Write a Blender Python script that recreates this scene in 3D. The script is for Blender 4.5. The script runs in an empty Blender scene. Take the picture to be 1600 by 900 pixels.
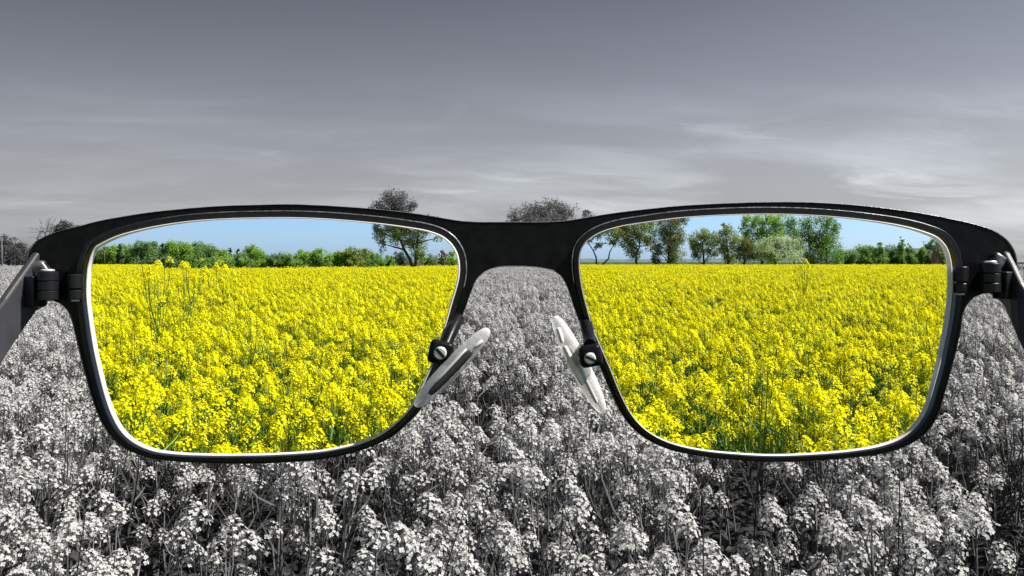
import bpy, math, random
import numpy as np
from mathutils import Vector, Matrix

scene = bpy.context.scene
F = 1386.0            # focal length in photo pixels
VH = 408.0            # row of the horizon
H = 1.90              # eye height
R = math.radians

# ---------------------------------------------------------------- camera
cam_d = bpy.data.cameras.new('camera')
cam = bpy.data.objects.new('camera', cam_d)
scene.collection.objects.link(cam)
scene.camera = cam
cam.location = (0, 0, H)
cam.rotation_euler = (R(90), 0, 0)
cam_d.sensor_width = 36
cam_d.lens = 36 * F / 1600
cam_d.shift_y = -(450 - VH) / 1600
cam_d.clip_start = 0.01
cam_d.clip_end = 6000

# ---------------------------------------------------------------- world
SUN_EL = 52
SUN_AZ = 13      # degrees the sun stands behind due right
w = bpy.data.worlds.new('World'); scene.world = w; w.use_nodes = True
nt = w.node_tree; N = nt.nodes; L = nt.links; N.clear()
def node(t, **k):
    n = N.new(t)
    for a, b in k.items(): setattr(n, a, b)
    return n
def math_n(op, a, b=None, clamp=False):
    n = node('ShaderNodeMath', operation=op); n.use_clamp = clamp
    for i, v in enumerate((a, b)):
        if v is None: continue
        if isinstance(v, (int, float)): n.inputs[i].default_value = v
        else: L.new(v, n.inputs[i])
    return n.outputs[0]
out = node('ShaderNodeOutputWorld'); bg = node('ShaderNodeBackground')
sky = node('ShaderNodeTexSky', sky_type='NISHITA', sun_disc=False)
sky.sun_elevation = R(SUN_EL); sky.sun_rotation = R(90 + SUN_AZ)
sky.altitude = 100; sky.air_density = 1.0; sky.dust_density = 1.2; sky.ozone_density = 2.0
tc = node('ShaderNodeTexCoord')
sep = node('ShaderNodeSeparateXYZ'); L.new(tc.outputs['Generated'], sep.inputs[0])
X, Y, Z = sep.outputs
# the northern half of the sky: an even, nearly colourless veil that thickens upward, with thin cirrus
hs = node('ShaderNodeHueSaturation'); hs.inputs['Saturation'].default_value = 0.10
L.new(sky.outputs[0], hs.inputs['Color'])
el = math_n('MULTIPLY', Z, 1.0)
ramp = node('ShaderNodeValToRGB')
L.new(el, ramp.inputs[0])
e = ramp.color_ramp.elements
e[0].position = 0.0; e[0].color = (0.70, 0.705, 0.725, 1)
e[1].position = 0.30; e[1].color = (0.222, 0.236, 0.286, 1)
m = ramp.color_ramp.elements.new(0.10); m.color = (0.50, 0.515, 0.54, 1)
m = ramp.color_ramp.elements.new(0.19); m.color = (0.335, 0.35, 0.402, 1)
mul = node('ShaderNodeMix', data_type='RGBA', blend_type='MULTIPLY'); mul.inputs[0].default_value = 1
L.new(hs.outputs[0], mul.inputs[6]); L.new(ramp.outputs[0], mul.inputs[7])
# left part of the sky is darker, away from the sun
side = math_n('ADD', math_n('MULTIPLY', X, 0.36), 0.97)
# cirrus: project direction onto a high layer
zz = math_n('ADD', math_n('MAXIMUM', Z, 0.0), 0.17)
cx = math_n('DIVIDE', X, zz); cy = math_n('DIVIDE', Y, zz)
comb = node('ShaderNodeCombineXYZ')
L.new(math_n('ADD', math_n('MULTIPLY', cx, 1.5), math_n('MULTIPLY', cy, -0.55)), comb.inputs[0]); L.new(math_n('MULTIPLY', cy, 2.6), comb.inputs[1])
nz = node('ShaderNodeTexNoise'); nz.inputs['Scale'].default_value = 0.85; nz.inputs['Detail'].default_value = 7
nz.inputs['Roughness'].default_value = 0.62; nz.inputs['Distortion'].default_value = 0.7
L.new(comb.outputs[0], nz.inputs['Vector'])
nz2 = node('ShaderNodeTexNoise'); nz2.inputs['Scale'].default_value = 0.5; nz2.inputs['Detail'].default_value = 3
L.new(comb.outputs[0], nz2.inputs['Vector'])
def maprange(v, a, b, c, d):
    n = node('ShaderNodeMapRange', interpolation_type='SMOOTHSTEP'); L.new(v, n.inputs[0])
    for i, q in enumerate((a, b, c, d)): n.inputs[i + 1].default_value = q
    return n.outputs[0]
wisp = maprange(nz.outputs[0], 0.50, 0.74, 0, 1)
patch = maprange(nz2.outputs[0], 0.36, 0.58, 0.25, 1)
low = maprange(Z, 0.08, 0.22, 1, 0.12)
right = maprange(X, -0.5, 0.2, 0.5, 1)
cl = math_n('MULTIPLY', math_n('MULTIPLY', wisp, patch), math_n('MULTIPLY', low, right))
nz3 = node('ShaderNodeTexNoise'); nz3.inputs['Scale'].default_value = 0.55; nz3.inputs['Detail'].default_value = 5; nz3.inputs['Roughness'].default_value = 0.55; nz3.inputs['Distortion'].default_value = 0.4
L.new(comb.outputs[0], nz3.inputs['Vector'])
broad = math_n('MULTIPLY', maprange(nz3.outputs[0], 0.38, 0.66, -0.10, 0.26), math_n('MULTIPLY', low, right))
cloudmul = math_n('ADD', math_n('ADD', math_n('MULTIPLY', cl, 0.48), broad), 1.0)
g = math_n('MULTIPLY', cloudmul, side)
grey = node('ShaderNodeVectorMath', operation='SCALE'); L.new(mul.outputs[2], grey.inputs[0]); L.new(g, grey.inputs['Scale'])
# southern half: clear blue sky
blue = node('ShaderNodeMix', data_type='RGBA', blend_type='MULTIPLY'); blue.inputs[0].default_value = 1
L.new(sky.outputs[0], blue.inputs[6]); blue.inputs[7].default_value = (0.54, 0.77, 1.24, 1)
north = math_n('MAXIMUM', maprange(Y, -0.12, 0.12, 0, 1), maprange(Z, 0.12, 0.32, 0, 1))
mix = node('ShaderNodeMix', data_type='RGBA'); L.new(north, mix.inputs[0])
hz = math_n('ADD', math_n('MULTIPLY', math_n('POWER', math_n('SUBTRACT', 1.0, math_n('MAXIMUM', Z, 0.0)), 22), 0.75), 0.85)
bl2 = node('ShaderNodeVectorMath', operation='SCALE'); L.new(blue.outputs[2], bl2.inputs[0]); L.new(hz, bl2.inputs['Scale'])
L.new(bl2.outputs[0], mix.inputs[6]); L.new(grey.outputs[0], mix.inputs[7])
L.new(mix.outputs[2], bg.inputs['Color']); bg.inputs['Strength'].default_value = 0.069
L.new(bg.outputs[0], out.inputs['Surface'])

sun_d = bpy.data.lights.new('sun', 'SUN'); sun_d.energy = 4.6; sun_d.angle = R(0.5); sun_d.color = (1, 0.955, 0.90)
sun = bpy.data.objects.new('sun', sun_d); scene.collection.objects.link(sun)
sdir = Vector((math.cos(R(SUN_EL)) * math.cos(R(SUN_AZ)), -math.cos(R(SUN_EL)) * math.sin(R(SUN_AZ)), math.sin(R(SUN_EL))))
sun.rotation_euler = sdir.to_track_quat('Z', 'Y').to_euler(); sun.location = sdir * 30

scene.view_settings.view_transform = 'Standard'
scene.view_settings.look = 'None'
scene.view_settings.exposure = 1.27
scene.view_settings.gamma = 1
scene.cycles.max_bounces = 8
scene.cycles.diffuse_bounces = 3
scene.cycles.transparent_max_bounces = 12
scene.cycles.use_denoising = True
scene.cycles.caustics_reflective = False; scene.cycles.caustics_refractive = False

# ---------------------------------------------------------------- helpers
def link(o): scene.collection.objects.link(o); return o
def tag(o, label=None, cat=None, group=None, kind=None):
    if label: o['label'] = label
    if cat: o['category'] = cat
    if group: o['group'] = group
    if kind: o['kind'] = kind
    return o
def empty(name, loc=(0, 0, 0), rz=0.0):
    o = bpy.data.objects.new(name, None); o.location = loc; o.rotation_euler[2] = rz
    o.empty_display_size = 0.1
    return link(o)
def mesh_data(name, V, Fc, mats, mi=None, smooth=False):
    me = bpy.data.meshes.new(name)
    me.from_pydata([tuple(v) for v in V], [], [tuple(f) for f in Fc])
    for m_ in mats: me.materials.append(m_)
    if mi is not None and len(mi): me.polygons.foreach_set('material_index', np.array(mi, dtype=np.int32))
    if smooth: me.polygons.foreach_set('use_smooth', np.ones(len(me.polygons), dtype=bool))
    me.update()
    return me
def put(name, me, parent=None, loc=None):
    o = bpy.data.objects.new(name, me)
    if parent is not None: o.parent = parent
    if loc is not None: o.location = loc
    return link(o)

class MB:
    """collects geometry for one mesh"""
    def __init__(s): s.V = []; s.F = []; s.M = []; s.n = 0
    def add(s, V, Fc, m=0):
        s.V.append(np.asarray(V, float).reshape(-1, 3))
        for f in Fc: s.F.append(tuple(i + s.n for i in f)); s.M.append(m)
        s.n += len(V)
    def quads(s, P, m=0):           # P (n,4,3)
        P = np.asarray(P, float); n = len(P)
        if n == 0: return
        s.V.append(P.reshape(-1, 3))
        b = s.n + 4 * np.arange(n)
        s.F.extend([(i, i + 1, i + 2, i + 3) for i in b.tolist()]); s.M.extend([m] * n); s.n += 4 * n
    def tube(s, pts, rad, k=5, m=0, cap=True):
        pts = [Vector(p) for p in pts]; n = len(pts)
        if not hasattr(rad, '__len__'): rad = [rad] * n
        V = []; side = None
        for i, p in enumerate(pts):
            t = (pts[min(i + 1, n - 1)] - pts[max(i - 1, 0)]).normalized()
            if side is None:
                side = t.cross(Vector((0, 0, 1)))
                if side.length < 1e-3: side = t.cross(Vector((1, 0, 0)))
            side = (side - t * side.dot(t)).normalized(); up = t.cross(side)
            for j in range(k):
                a = 2 * math.pi * j / k
                V.append(p + (side * math.cos(a) + up * math.sin(a)) * rad[i])
        Fc = []
        for i in range(n - 1):
            for j in range(k):
                a = i * k + j; b = i * k + (j + 1) % k
                Fc.append((a, b, b + k, a + k))
        if cap: Fc.append(tuple(range(k - 1, -1, -1))); Fc.append(tuple(range((n - 1) * k, n * k)))
        s.add([tuple(v) for v in V], Fc, m)
    def box(s, c, h, rot=None, m=0):
        V = [Vector((x * h[0], y * h[1], z * h[2])) for x in (-1, 1) for y in (-1, 1) for z in (-1, 1)]
        if rot is not None: V = [rot @ v for v in V]
        s.add([tuple(v + Vector(c)) for v in V], [(0, 1, 3, 2), (4, 6, 7, 5), (0, 4, 5, 1), (2, 3, 7, 6), (0, 2, 6, 4), (1, 5, 7, 3)], m)
    def data(s, name, mats, smooth=False):
        return mesh_data(name, np.concatenate(s.V) if s.V else [], s.F, mats, s.M, smooth)

def mat(name, col, rough=0.6, spec=0.3, trans=0.0, metal=0.0, var=0.0, island=False, noise=None, col2=None, bump=0.0, bscale=30, tcol=None):
    m_ = bpy.data.materials.new(name); m_.use_nodes = True
    t = m_.node_tree; n = t.nodes; l = t.links; n.clear()
    o = n.new('ShaderNodeOutputMaterial'); p = n.new('ShaderNodeBsdfPrincipled')
    p.inputs['Base Color'].default_value = (*col, 1); p.inputs['Roughness'].default_value = rough
    p.inputs['Specular IOR Level'].default_value = spec; p.inputs['Metallic'].default_value = metal
    csock = None
    if noise is not None or island:
        mx = n.new('ShaderNodeMix'); mx.data_type = 'RGBA'
        mx.inputs[6].default_value = (*col, 1); mx.inputs[7].default_value = (*(col2 or col), 1)
        if island and noise is None:
            ge = n.new('ShaderNodeNewGeometry'); l.new(ge.outputs['Random Per Island'], mx.inputs[0])
        else:
            tcn = n.new('ShaderNodeTexCoord'); no = n.new('ShaderNodeTexNoise'); no.inputs['Scale'].default_value = noise
            no.inputs['Detail'].default_value = 4
            l.new(tcn.outputs['Object'], no.inputs['Vector'])
            mr = n.new('ShaderNodeMapRange'); mr.inputs[1].default_value = 0.35; mr.inputs[2].default_value = 0.65
            l.new(no.outputs[0], mr.inputs[0])
            if island:
                ge = n.new('ShaderNodeNewGeometry'); av = n.new('ShaderNodeMath'); av.operation = 'MULTIPLY_ADD'
                l.new(ge.outputs['Random Per Island'], av.inputs[0]); av.inputs[1].default_value = 0.5
                hf = n.new('ShaderNodeMath'); hf.operation = 'MULTIPLY'; hf.inputs[1].default_value = 0.5
                l.new(mr.outputs[0], hf.inputs[0]); l.new(hf.outputs[0], av.inputs[2]); l.new(av.outputs[0], mx.inputs[0])
            else: l.new(mr.outputs[0], mx.inputs[0])
        csock = mx.outputs[2]; l.new(csock, p.inputs['Base Color'])
    if bump:
        tcn = n.new('ShaderNodeTexCoord'); no = n.new('ShaderNodeTexNoise'); no.inputs['Scale'].default_value = bscale
        no.inputs['Detail'].default_value = 5
        l.new(tcn.outputs['Object'], no.inputs['Vector'])
        b = n.new('ShaderNodeBump'); b.inputs['Strength'].default_value = bump; b.inputs['Distance'].default_value = 0.3 / bscale
        l.new(no.outputs[0], b.inputs['Height']); l.new(b.outputs[0], p.inputs['Normal'])
    res = p.outputs[0]
    if trans:
        tr = n.new('ShaderNodeBsdfTranslucent'); tr.inputs['Color'].default_value = (*(tcol or col), 1)
        if csock and not tcol: l.new(csock, tr.inputs['Color'])
        ms = n.new('ShaderNodeMixShader'); ms.inputs[0].default_value = trans
        l.new(res, ms.inputs[1]); l.new(tr.outputs[0], ms.inputs[2]); res = ms.outputs[0]
    l.new(res, o.inputs['Surface'])
    return m_

# The field exists twice: the colourless one north of the viewer, and a coloured twin, laid out as its
# mirror image south of the viewer.  C = colour twin, G = grey one.
PLG = [mat('petal_pale', (0.60, 0.599, 0.585), 0.8, 0.10, 0.42, island=True, col2=(0.46, 0.459, 0.448)),
       mat('stalk_pale', (0.15, 0.15, 0.146), 0.6, 0.3, island=True, col2=(0.05, 0.05, 0.05)),
       mat('leaf_pale', (0.040, 0.040, 0.040), 0.6, 0.3, 0.2, island=True, col2=(0.015, 0.015, 0.015)),
       mat('bud_pale', (0.46, 0.46, 0.44), 0.6, 0.3, island=True, col2=(0.30, 0.30, 0.29))]
PLC = [mat('petal_yellow', (0.93, 0.89, 0.002), 0.7, 0.08, 0.42, island=True, col2=(0.92, 0.80, 0.002), tcol=(0.94, 0.89, 0.002)),
       mat('stalk_green', (0.17, 0.30, 0.03), 0.6, 0.3, island=True, col2=(0.07, 0.14, 0.02)),
       mat('leaf_green', (0.06, 0.15, 0.015), 0.6, 0.3, 0.3, island=True, col2=(0.03, 0.07, 0.012)),
       mat('bud_yellow', (0.52, 0.55, 0.02), 0.6, 0.3, island=True, col2=(0.40, 0.48, 0.03))]

def swap(me, mats, name):
    m2 = me.copy(); m2.name = name
    for i, m_ in enumerate(mats): m2.materials[i] = m_
    return m2

# ---------------------------------------------------------------- ground
GX, GY = 1800, 3200
def ground(name, y0, y1, m_):
    nx, ny = 40, 60
    xs = np.linspace(-GX, GX, nx); t = np.linspace(0, 1, ny) ** 2.2
    ys = y0 + (y1 - y0) * t
    V = []; Fc = []
    for y in ys:
        for x in xs:
            V.append((x, y, 0.0))
    for j in range(ny - 1):
        for i in range(nx - 1):
            a = j * nx + i
            f = (a, a + 1, a + nx + 1, a + nx)
            Fc.append(f if y1 > y0 else f[::-1])
    return put(name, mesh_data(name, V, Fc, [m_]))
gm = mat('soil_pale', (0.012, 0.012, 0.012), 0.95, 0.1, noise=6, col2=(0.024, 0.024, 0.023), bump=0.6, bscale=18)
gmc = mat('soil_brown', (0.03, 0.028, 0.015), 0.95, 0.1, noise=6, col2=(0.035, 0.055, 0.018), bump=0.6, bscale=18)
tag(ground('ground', 0, GY, gm), kind='structure')
tag(ground('ground', 0, -GY, gmc), kind='structure')

# ---------------------------------------------------------------- rapeseed plants
rng = np.random.default_rng(7)
def unit(v): return v / (np.linalg.norm(v, axis=-1, keepdims=True) + 1e-12)

def raceme(mb, P, ax, size, rs, nfl):
    """dome of four-petalled flowers round the end of a stalk at P, axis ax"""
    ax = unit(np.asarray(ax, float)); P = np.asarray(P, float)
    a = unit(np.cross(ax, [0.3, 0.5, 0.8])); b = np.cross(ax, a)
    q = []; st = []
    for i in range(nfl):
        t = i / nfl                                   # 0 low/outer .. 1 top
        ph = i * 2.39996 + rs.uniform(-.3, .3)
        r = size * (0.52 - 0.44 * t ** 1.6) * rs.uniform(0.75, 1.15)
        hgt = size * (-0.34 + 0.70 * t) + rs.uniform(-.06, .06) * size
        rad = a * math.cos(ph) + b * math.sin(ph)
        c = P + rad * r + ax * hgt
        nrm = unit(rad * (1.0 - 0.6 * t) + ax * (0.55 + 0.5 * t) + rs.normal(0, .28, 3))
        e1 = unit(np.cross(nrm, rs.normal(0, 1, 3))); e2 = np.cross(nrm, e1)
        Lp = size * rs.uniform(0.070, 0.105); Wp = Lp * 0.48
        for k in range(4):
            an = k * math.pi / 2 + rs.uniform(-.2, .2)
            d = e1 * math.cos(an) + e2 * math.sin(an); s_ = np.cross(nrm, d)
            up = nrm * Lp * rs.uniform(-.05, .35)
            q.append([c, c + d * Lp * .62 + s_ * Wp + up * .8, c + d * Lp * 1.05 + up * .55, c + d * Lp * .62 - s_ * Wp + up * .8])
        base = P + ax * (hgt - size * .28)
        wv = b * size * .010
        st.append([base - wv, base + wv, c + wv, c - wv])
    mb.quads(q, 0); mb.quads(st, 1)
    # buds crowding the tip
    bq = []
    for i in range(9):
        ph = i * 2.4; r = size * 0.09 * math.sqrt(i / 9)
        c = P + (a * math.cos(ph) + b * math.sin(ph)) * r + ax * size * (0.38 - i * .012)
        dl = unit(ax + rs.normal(0, .25, 3)) * size * .075; s1 = unit(np.cross(dl, b)) * size * .026; s2 = unit(np.cross(dl, s1)) * size * .026
        bq.append([c - dl * .3, c + s1, c + dl, c - s1]); bq.append([c - dl * .3, c + s2, c + dl, c - s2])
    mb.quads(bq, 3)

def pods(mb, p0, p1, n, rs):
    p0 = np.asarray(p0, float); p1 = np.asarray(p1, float); ax = unit(p1 - p0)
    a = unit(np.cross(ax, [0.4, .7, .1])); b = np.cross(ax, a); q = []
    for i in range(n):
        t = (i + rs.uniform(0, 1)) / n; c = p0 + (p1 - p0) * t; ph = i * 2.4
        rad = a * math.cos(ph) + b * math.sin(ph)
        ln = rs.uniform(.025, .05)
        d1 = unit(rad * 1.0 + ax * .35) * ln * .45; d2 = unit(rad * .45 + ax * 1.0) * ln
        s_ = np.cross(rad, ax) * .0009
        q.append([c - s_, c + s_, c + d1 + s_ * 1.2, c + d1 - s_ * 1.2])
        q.append([c + d1 - s_ * 1.2, c + d1 + s_ * 1.2, c + d1 + d2 + s_ * .4, c + d1 + d2 - s_ * .4])
    mb.quads(q, 1)

def leaf(mb, P, d, ln, wd, rs):
    P = np.asarray(P, float); d = unit(np.asarray(d, float)); s_ = unit(np.cross(d, [0, 0, 1.0])); up = np.cross(s_, d)
    pts = []
    for t, wf, dz in ((0, .15, 0), (.3, .9, .05), (.65, .8, -.02), (1, .05, -.25)):
        c = P + d * ln * t + np.array([0, 0, dz * ln]); pts.append((c - s_ * wd * wf + up * wd * .15, c, c + s_ * wd * wf + up * wd * .15))
    q = []
    for i in range(3):
        A, B = pts[i], pts[i + 1]
        q.append([A[0], A[1], B[1], B[0]]); q.append([A[1], A[2], B[2], B[1]])
    mb.quads(q, 2)

def plant(seed):
    rs = np.random.default_rng(seed)
    st = MB(); heads = []
    hgt = 1.25 * rs.uniform(.93, 1.05)
    lean = rs.normal(0, .05, 2)
    def main(t): return np.array([lean[0] * t * t, lean[1] * t * t, hgt * t])
    st.tube([main(t) for t in (0, .35, .65, .93)], [.0065, .0055, .004, .0022], 4, 1, cap=False)
    def head(P, ax, size, nfl):
        mb = MB(); raceme(mb, P, ax, size, rs, nfl); heads.append(mb)
    head(main(1.0) - np.array([0, 0, .02]), [lean[0], lean[1], 1], rs.uniform(.072, .092), 58)
    pods(st, main(.80), main(.93), 12, rs)
    nb = rs.integers(7, 10)
    for i in range(nb):
        t0 = rs.uniform(.42, .84); P0 = main(t0)
        ph = i * 2.4 + rs.uniform(-.4, .4); reach = rs.uniform(.07, .20) * (1.25 - t0 * .5)
        top = hgt * (rs.uniform(.82, 1.0) if rs.random() < .80 else rs.uniform(.64, .82))
        top = max(top, P0[2] + .1)
        dx = np.array([math.cos(ph), math.sin(ph), 0])
        P1 = P0 + dx * reach * .65 + [0, 0, (top - P0[2]) * .4]; P2 = P0 + dx * reach; P2[2] = top
        Pm = (P1 * .55 + P2 * .45) + dx * reach * .1
        st.tube([P0, P1, Pm, P2], [.0034, .003, .0024, .0018], 3, 1, cap=False)
        ax = unit(P2 - P1) + np.array([0, 0, .5])
        head(P2, ax, rs.uniform(.052, .082), int(rs.integers(34, 50)))
        pods(st, Pm, P2 - unit(P2 - Pm) * .02, 8, rs)
        leaf(st, P0, dx + [0, 0, .5], rs.uniform(.05, .10), .012, rs)
        if rs.random() < .5:
            P3 = P1 + np.array([-dx[1], dx[0], 0]) * rs.uniform(.03, .07); P3[2] = P1[2] + rs.uniform(.08, .18)
            st.tube([P1, (P1 + P3) / 2 + [0, 0, .02], P3], [.002, .0018, .0014], 3, 1, cap=False)
            head(P3, [0, 0, 1], rs.uniform(.045, .065), 24)
    # bare stalks that have shed their petals reach past the flowers
    for i in range(int(rs.integers(1, 4))):
        t0 = rs.uniform(.5, .8); P0 = main(t0); ph = rs.uniform(0, 6.28); dx = np.array([math.cos(ph), math.sin(ph), 0])
        P2 = P0 + dx * rs.uniform(.06, .2); P2[2] = hgt * rs.uniform(.97, 1.07); P1 = (P0 + P2) / 2 + dx * .02
        st.tube([P0, P1, P2], [.0028, .0023, .0012], 3, 2, cap=False)
        pods(st, P1, P2, 9, rs)
    for i in range(15):
        t0 = rs.uniform(.08, .66); ph = rs.uniform(0, 6.28)
        leaf(st, main(t0), [math.cos(ph), math.sin(ph), rs.uniform(-.1, .6)], rs.uniform(.11, .2) * (1.25 - t0), rs.uniform(.014, .03), rs)
    return st, heads

NP = 9
protos = [plant(100 + i) for i in range(NP)]
def proto_meshes(i, mats, word):
    st, hs = protos[i]
    return st.data('stem', mats), [h.data('flower_head', mats) for h in hs]
protoG = [proto_meshes(i, PLG, 'pale') for i in range(NP)]

# field outline: depth of the far edge by photo column
def far_edge(u):
    return np.interp(u, [-400, 240, 256, 420, 560, 640, 760, 900, 2000], [150, 150, 74, 80, 92, 104, 130, 150, 150])
def noise2(x, y):
    return (np.sin(x * 1.9 + 1.3 * np.sin(y * 1.1)) + np.sin(y * 2.3 + 1.7 * np.sin(x * .9 + 2)) + np.sin((x + y) * 4.1)) / 3
pts = []
def sample(d0, d1, dens, sc):
    # wedge a little wider than the view
    k = 0.66
    area = k * (d1 * d1 - d0 * d0) + 3.0 * (d1 - d0)
    n = int(area * dens)
    d = np.sqrt(rng.uniform(d0 * d0, d1 * d1, n)); x = rng.uniform(-1, 1, n) * (k * d + 1.5)
    u = x / d * F + 800
    nzv = noise2(x, d)
    keep = (d < far_edge(u) + 1.5 * np.sin(x * .7)) & (rng.uniform(0, 1, n) < np.clip(.80 + .35 * nzv, .35, 1))
    for xx, dd, q in zip(x[keep], d[keep], nzv[keep]):
        hsc = 1.0 + .045 * q + rng.normal(0, .045)
        if rng.random() < .02: hsc *= 1.09
        pts.append((xx, dd, rng.uniform(0, 6.283), rng.normal(0, .05), rng.normal(0, .05), sc * rng.uniform(.92, 1.1), hsc, int(rng.integers(0, NP))))
sample(1.50, 12, 19, 1.0)
sample(12, 32, 13, 1.12)
sample(32, 70, 8, 1.35)
sample(70, 152, 4, 1.8)
pts.sort(key=lambda p: p[1])
GC = "pale grey flowering rapeseed plants at the near edge of the field"
near = []; rest = []
for p in pts:
    x, d = p[0], p[1]; u = 800 + x / d * F; v = VH + (H - 1.2 * p[6]) / d * F
    behind = ((150 < u < 700) or (920 < u < 1475)) and v < 690
    (near if (len(near) < 300 and -20 < u < 1620 and not behind) else rest).append(p)
for p in near:
    r = empty('rapeseed_plant', (p[0], p[1], 0), p[2]); r.scale = (p[5], p[5], p[6])
    r.rotation_euler[0] = p[3]; r.rotation_euler[1] = p[4]
    u = 800 + p[0] / p[1] * F; dd = p[1]
    side_ = ('at the left picture edge' if u < 60 else 'just left of the left lens' if u < 150 else 'below the left half of the left lens' if u < 420 else 'below the right half of the left lens' if u < 690 else
             'right below the left nose pad' if u < 760 else 'straight below the bridge' if u < 850 else 'right below the right nose pad' if u < 930 else 'below the left half of the right lens' if u < 1200 else 'below the right half of the right lens' if u < 1480 else 'just right of the right lens' if u < 1545 else 'at the right picture edge')
    row_ = ['front row', 'second row', 'third row', 'fourth row', 'fifth row', 'sixth row', 'seventh row', 'back of the near rows'][min(7, int((dd - 1.45) / .5))]
    tag(r, 'grey rapeseed plant, ' + row_ + ', ' + side_, 'rapeseed plant', GC + ', ' + row_ + ', ' + side_)
    st, hs_ = protoG[p[7]]
    put('stem', st, r)
    for hm in hs_: put('flower_head', hm, r)

# the rest of the field: one object, plants instanced on its points
def field_mesh(pl, mats, name):
    V = []; Fc = []; mi = []; pp = []; n = 0
    for i, (st, hs_) in enumerate(protos):
        for mb in [st] + hs_:
            v = np.concatenate(mb.V); V.append(v)
            Fc.extend([tuple(a + n for a in f) for f in mb.F]); mi.extend(mb.M); n += len(v)
            pp.append(np.full(len(v), i))
    P = np.array(pl); m0 = n
    V.append(np.column_stack([P[:, 0], P[:, 1], np.zeros(len(P))])); pp.append(np.full(len(P), -1)); n += len(P)
    me = mesh_data(name, np.concatenate(V), Fc, mats, mi)
    a = me.attributes.new('proto', 'INT', 'POINT'); a.data.foreach_set('value', np.concatenate(pp).astype(np.int32))
    pick = np.zeros(n, np.int32); pick[m0:] = P[:, 7]
    a = me.attributes.new('pick', 'INT', 'POINT'); a.data.foreach_set('value', pick)
    rot = np.zeros((n, 3), np.float32); rot[m0:, 2] = P[:, 2]; rot[m0:, 0] = P[:, 3]; rot[m0:, 1] = P[:, 4]
    a = me.attributes.new('turn', 'FLOAT_VECTOR', 'POINT'); a.data.foreach_set('vector', rot.ravel())
    sc = np.ones((n, 3), np.float32); sc[m0:, 0] = P[:, 5]; sc[m0:, 1] = P[:, 5]; sc[m0:, 2] = P[:, 6]
    a = me.attributes.new('size', 'FLOAT_VECTOR', 'POINT'); a.data.foreach_set('vector', sc.ravel())
    return me
def field_nodes():
    g = bpy.data.node_groups.new('plants_on_points', 'GeometryNodeTree')
    g.interface.new_socket('Geometry', in_out='INPUT', socket_type='NodeSocketGeometry')
    g.interface.new_socket('Geometry', in_out='OUTPUT', socket_type='NodeSocketGeometry')
    n = g.nodes; l = g.links
    gi = n.new('NodeGroupInput'); go = n.new('NodeGroupOutput')
    def attr(nm, ty):
        a = n.new('GeometryNodeInputNamedAttribute'); a.data_type = ty; a.inputs['Name'].default_value = nm
        return a.outputs['Attribute']
    def sel(i):
        c = n.new('FunctionNodeCompare'); c.data_type = 'INT'; c.operation = 'EQUAL'
        l.new(attr('proto', 'INT'), c.inputs[2]); c.inputs[3].default_value = i
        s_ = n.new('GeometryNodeSeparateGeometry'); s_.domain = 'POINT'
        l.new(gi.outputs[0], s_.inputs['Geometry']); l.new(c.outputs[0], s_.inputs['Selection'])
        return s_.outputs[0]
    jn = n.new('GeometryNodeJoinGeometry')
    for i in range(NP):
        ti = n.new('GeometryNodeGeometryToInstance'); l.new(sel(i), ti.inputs[0]); l.new(ti.outputs[0], jn.inputs[0])
    ip = n.new('GeometryNodeInstanceOnPoints'); l.new(sel(-1), ip.inputs['Points']); l.new(jn.outputs[0], ip.inputs['Instance'])
    ip.inputs['Pick Instance'].default_value = True
    l.new(attr('pick', 'INT'), ip.inputs['Instance Index'])
    l.new(attr('turn', 'FLOAT_VECTOR'), ip.inputs['Rotation']); l.new(attr('size', 'FLOAT_VECTOR'), ip.inputs['Scale'])
    l.new(ip.outputs[0], go.inputs[0])
    return g
gn = field_nodes()
fo = put('rapeseed_field', field_mesh(rest, PLG, 'rapeseed_field'))
fo.modifiers.new('plants', 'NODES').node_group = gn
tag(fo, 'colourless pale grey rapeseed field reaching back to the trees', 'rapeseed field', kind='stuff')
fc = put('rapeseed_field', field_mesh(pts, PLC, 'rapeseed_field'))
fc.modifiers.new('plants', 'NODES').node_group = gn; fc.scale = (1, -1, 1)
tag(fc, 'bright yellow rapeseed field in full colour, seen through the spectacle lenses', 'rapeseed field', kind='stuff')
print('plants', len(near), len(rest))

# a few taller plants sticking out above the yellow field
protoC = [proto_meshes(i, PLC, 'yellow') for i in range(4)]
for k, (u, v, d, lab) in enumerate([(247, 402, 6.4, 'tallest yellow rapeseed plant against the dark wood, in the left lens'),
                                    (290, 404, 8.0, 'tall yellow rapeseed plant right of the tallest one, in the left lens'),
                                    (310, 406, 8.6, 'tall yellow rapeseed plant right of its equally tall neighbour in the left lens'),
                                    (342, 409, 9.5, 'slim yellow rapeseed plant alone below the wood edge in the left lens'),
                                                                        (1254, 402, 15., 'lone tall yellow rapeseed plant in front of the birches in the right lens')]):
    zt = H - (v - VH) / F * d
    r = empty('rapeseed_plant', ((u - 800) / F * d, -d, 0), k * 1.3); i = k % 4
    ht = max(vv[:, 2].max() for vv in protos[i][1][0].V); r.scale = (.9, .9, zt / ht)
    tag(r, lab, 'rapeseed plant')
    st, hs_ = protoC[i]; put('stem', st, r)
    ks = r.scale[2]; r.scale = (1.05, 1.05, 1.05); so_ = r.children[0]; so_.scale = (1, 1, ks / 1.05)
    for hm in hs_:
        q = put('flower_head', hm, r); zc = sum(v_.co.z for v_ in hm.vertices) / len(hm.vertices); q.location = (0, 0, zc * (ks / 1.05 - 1))

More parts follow.
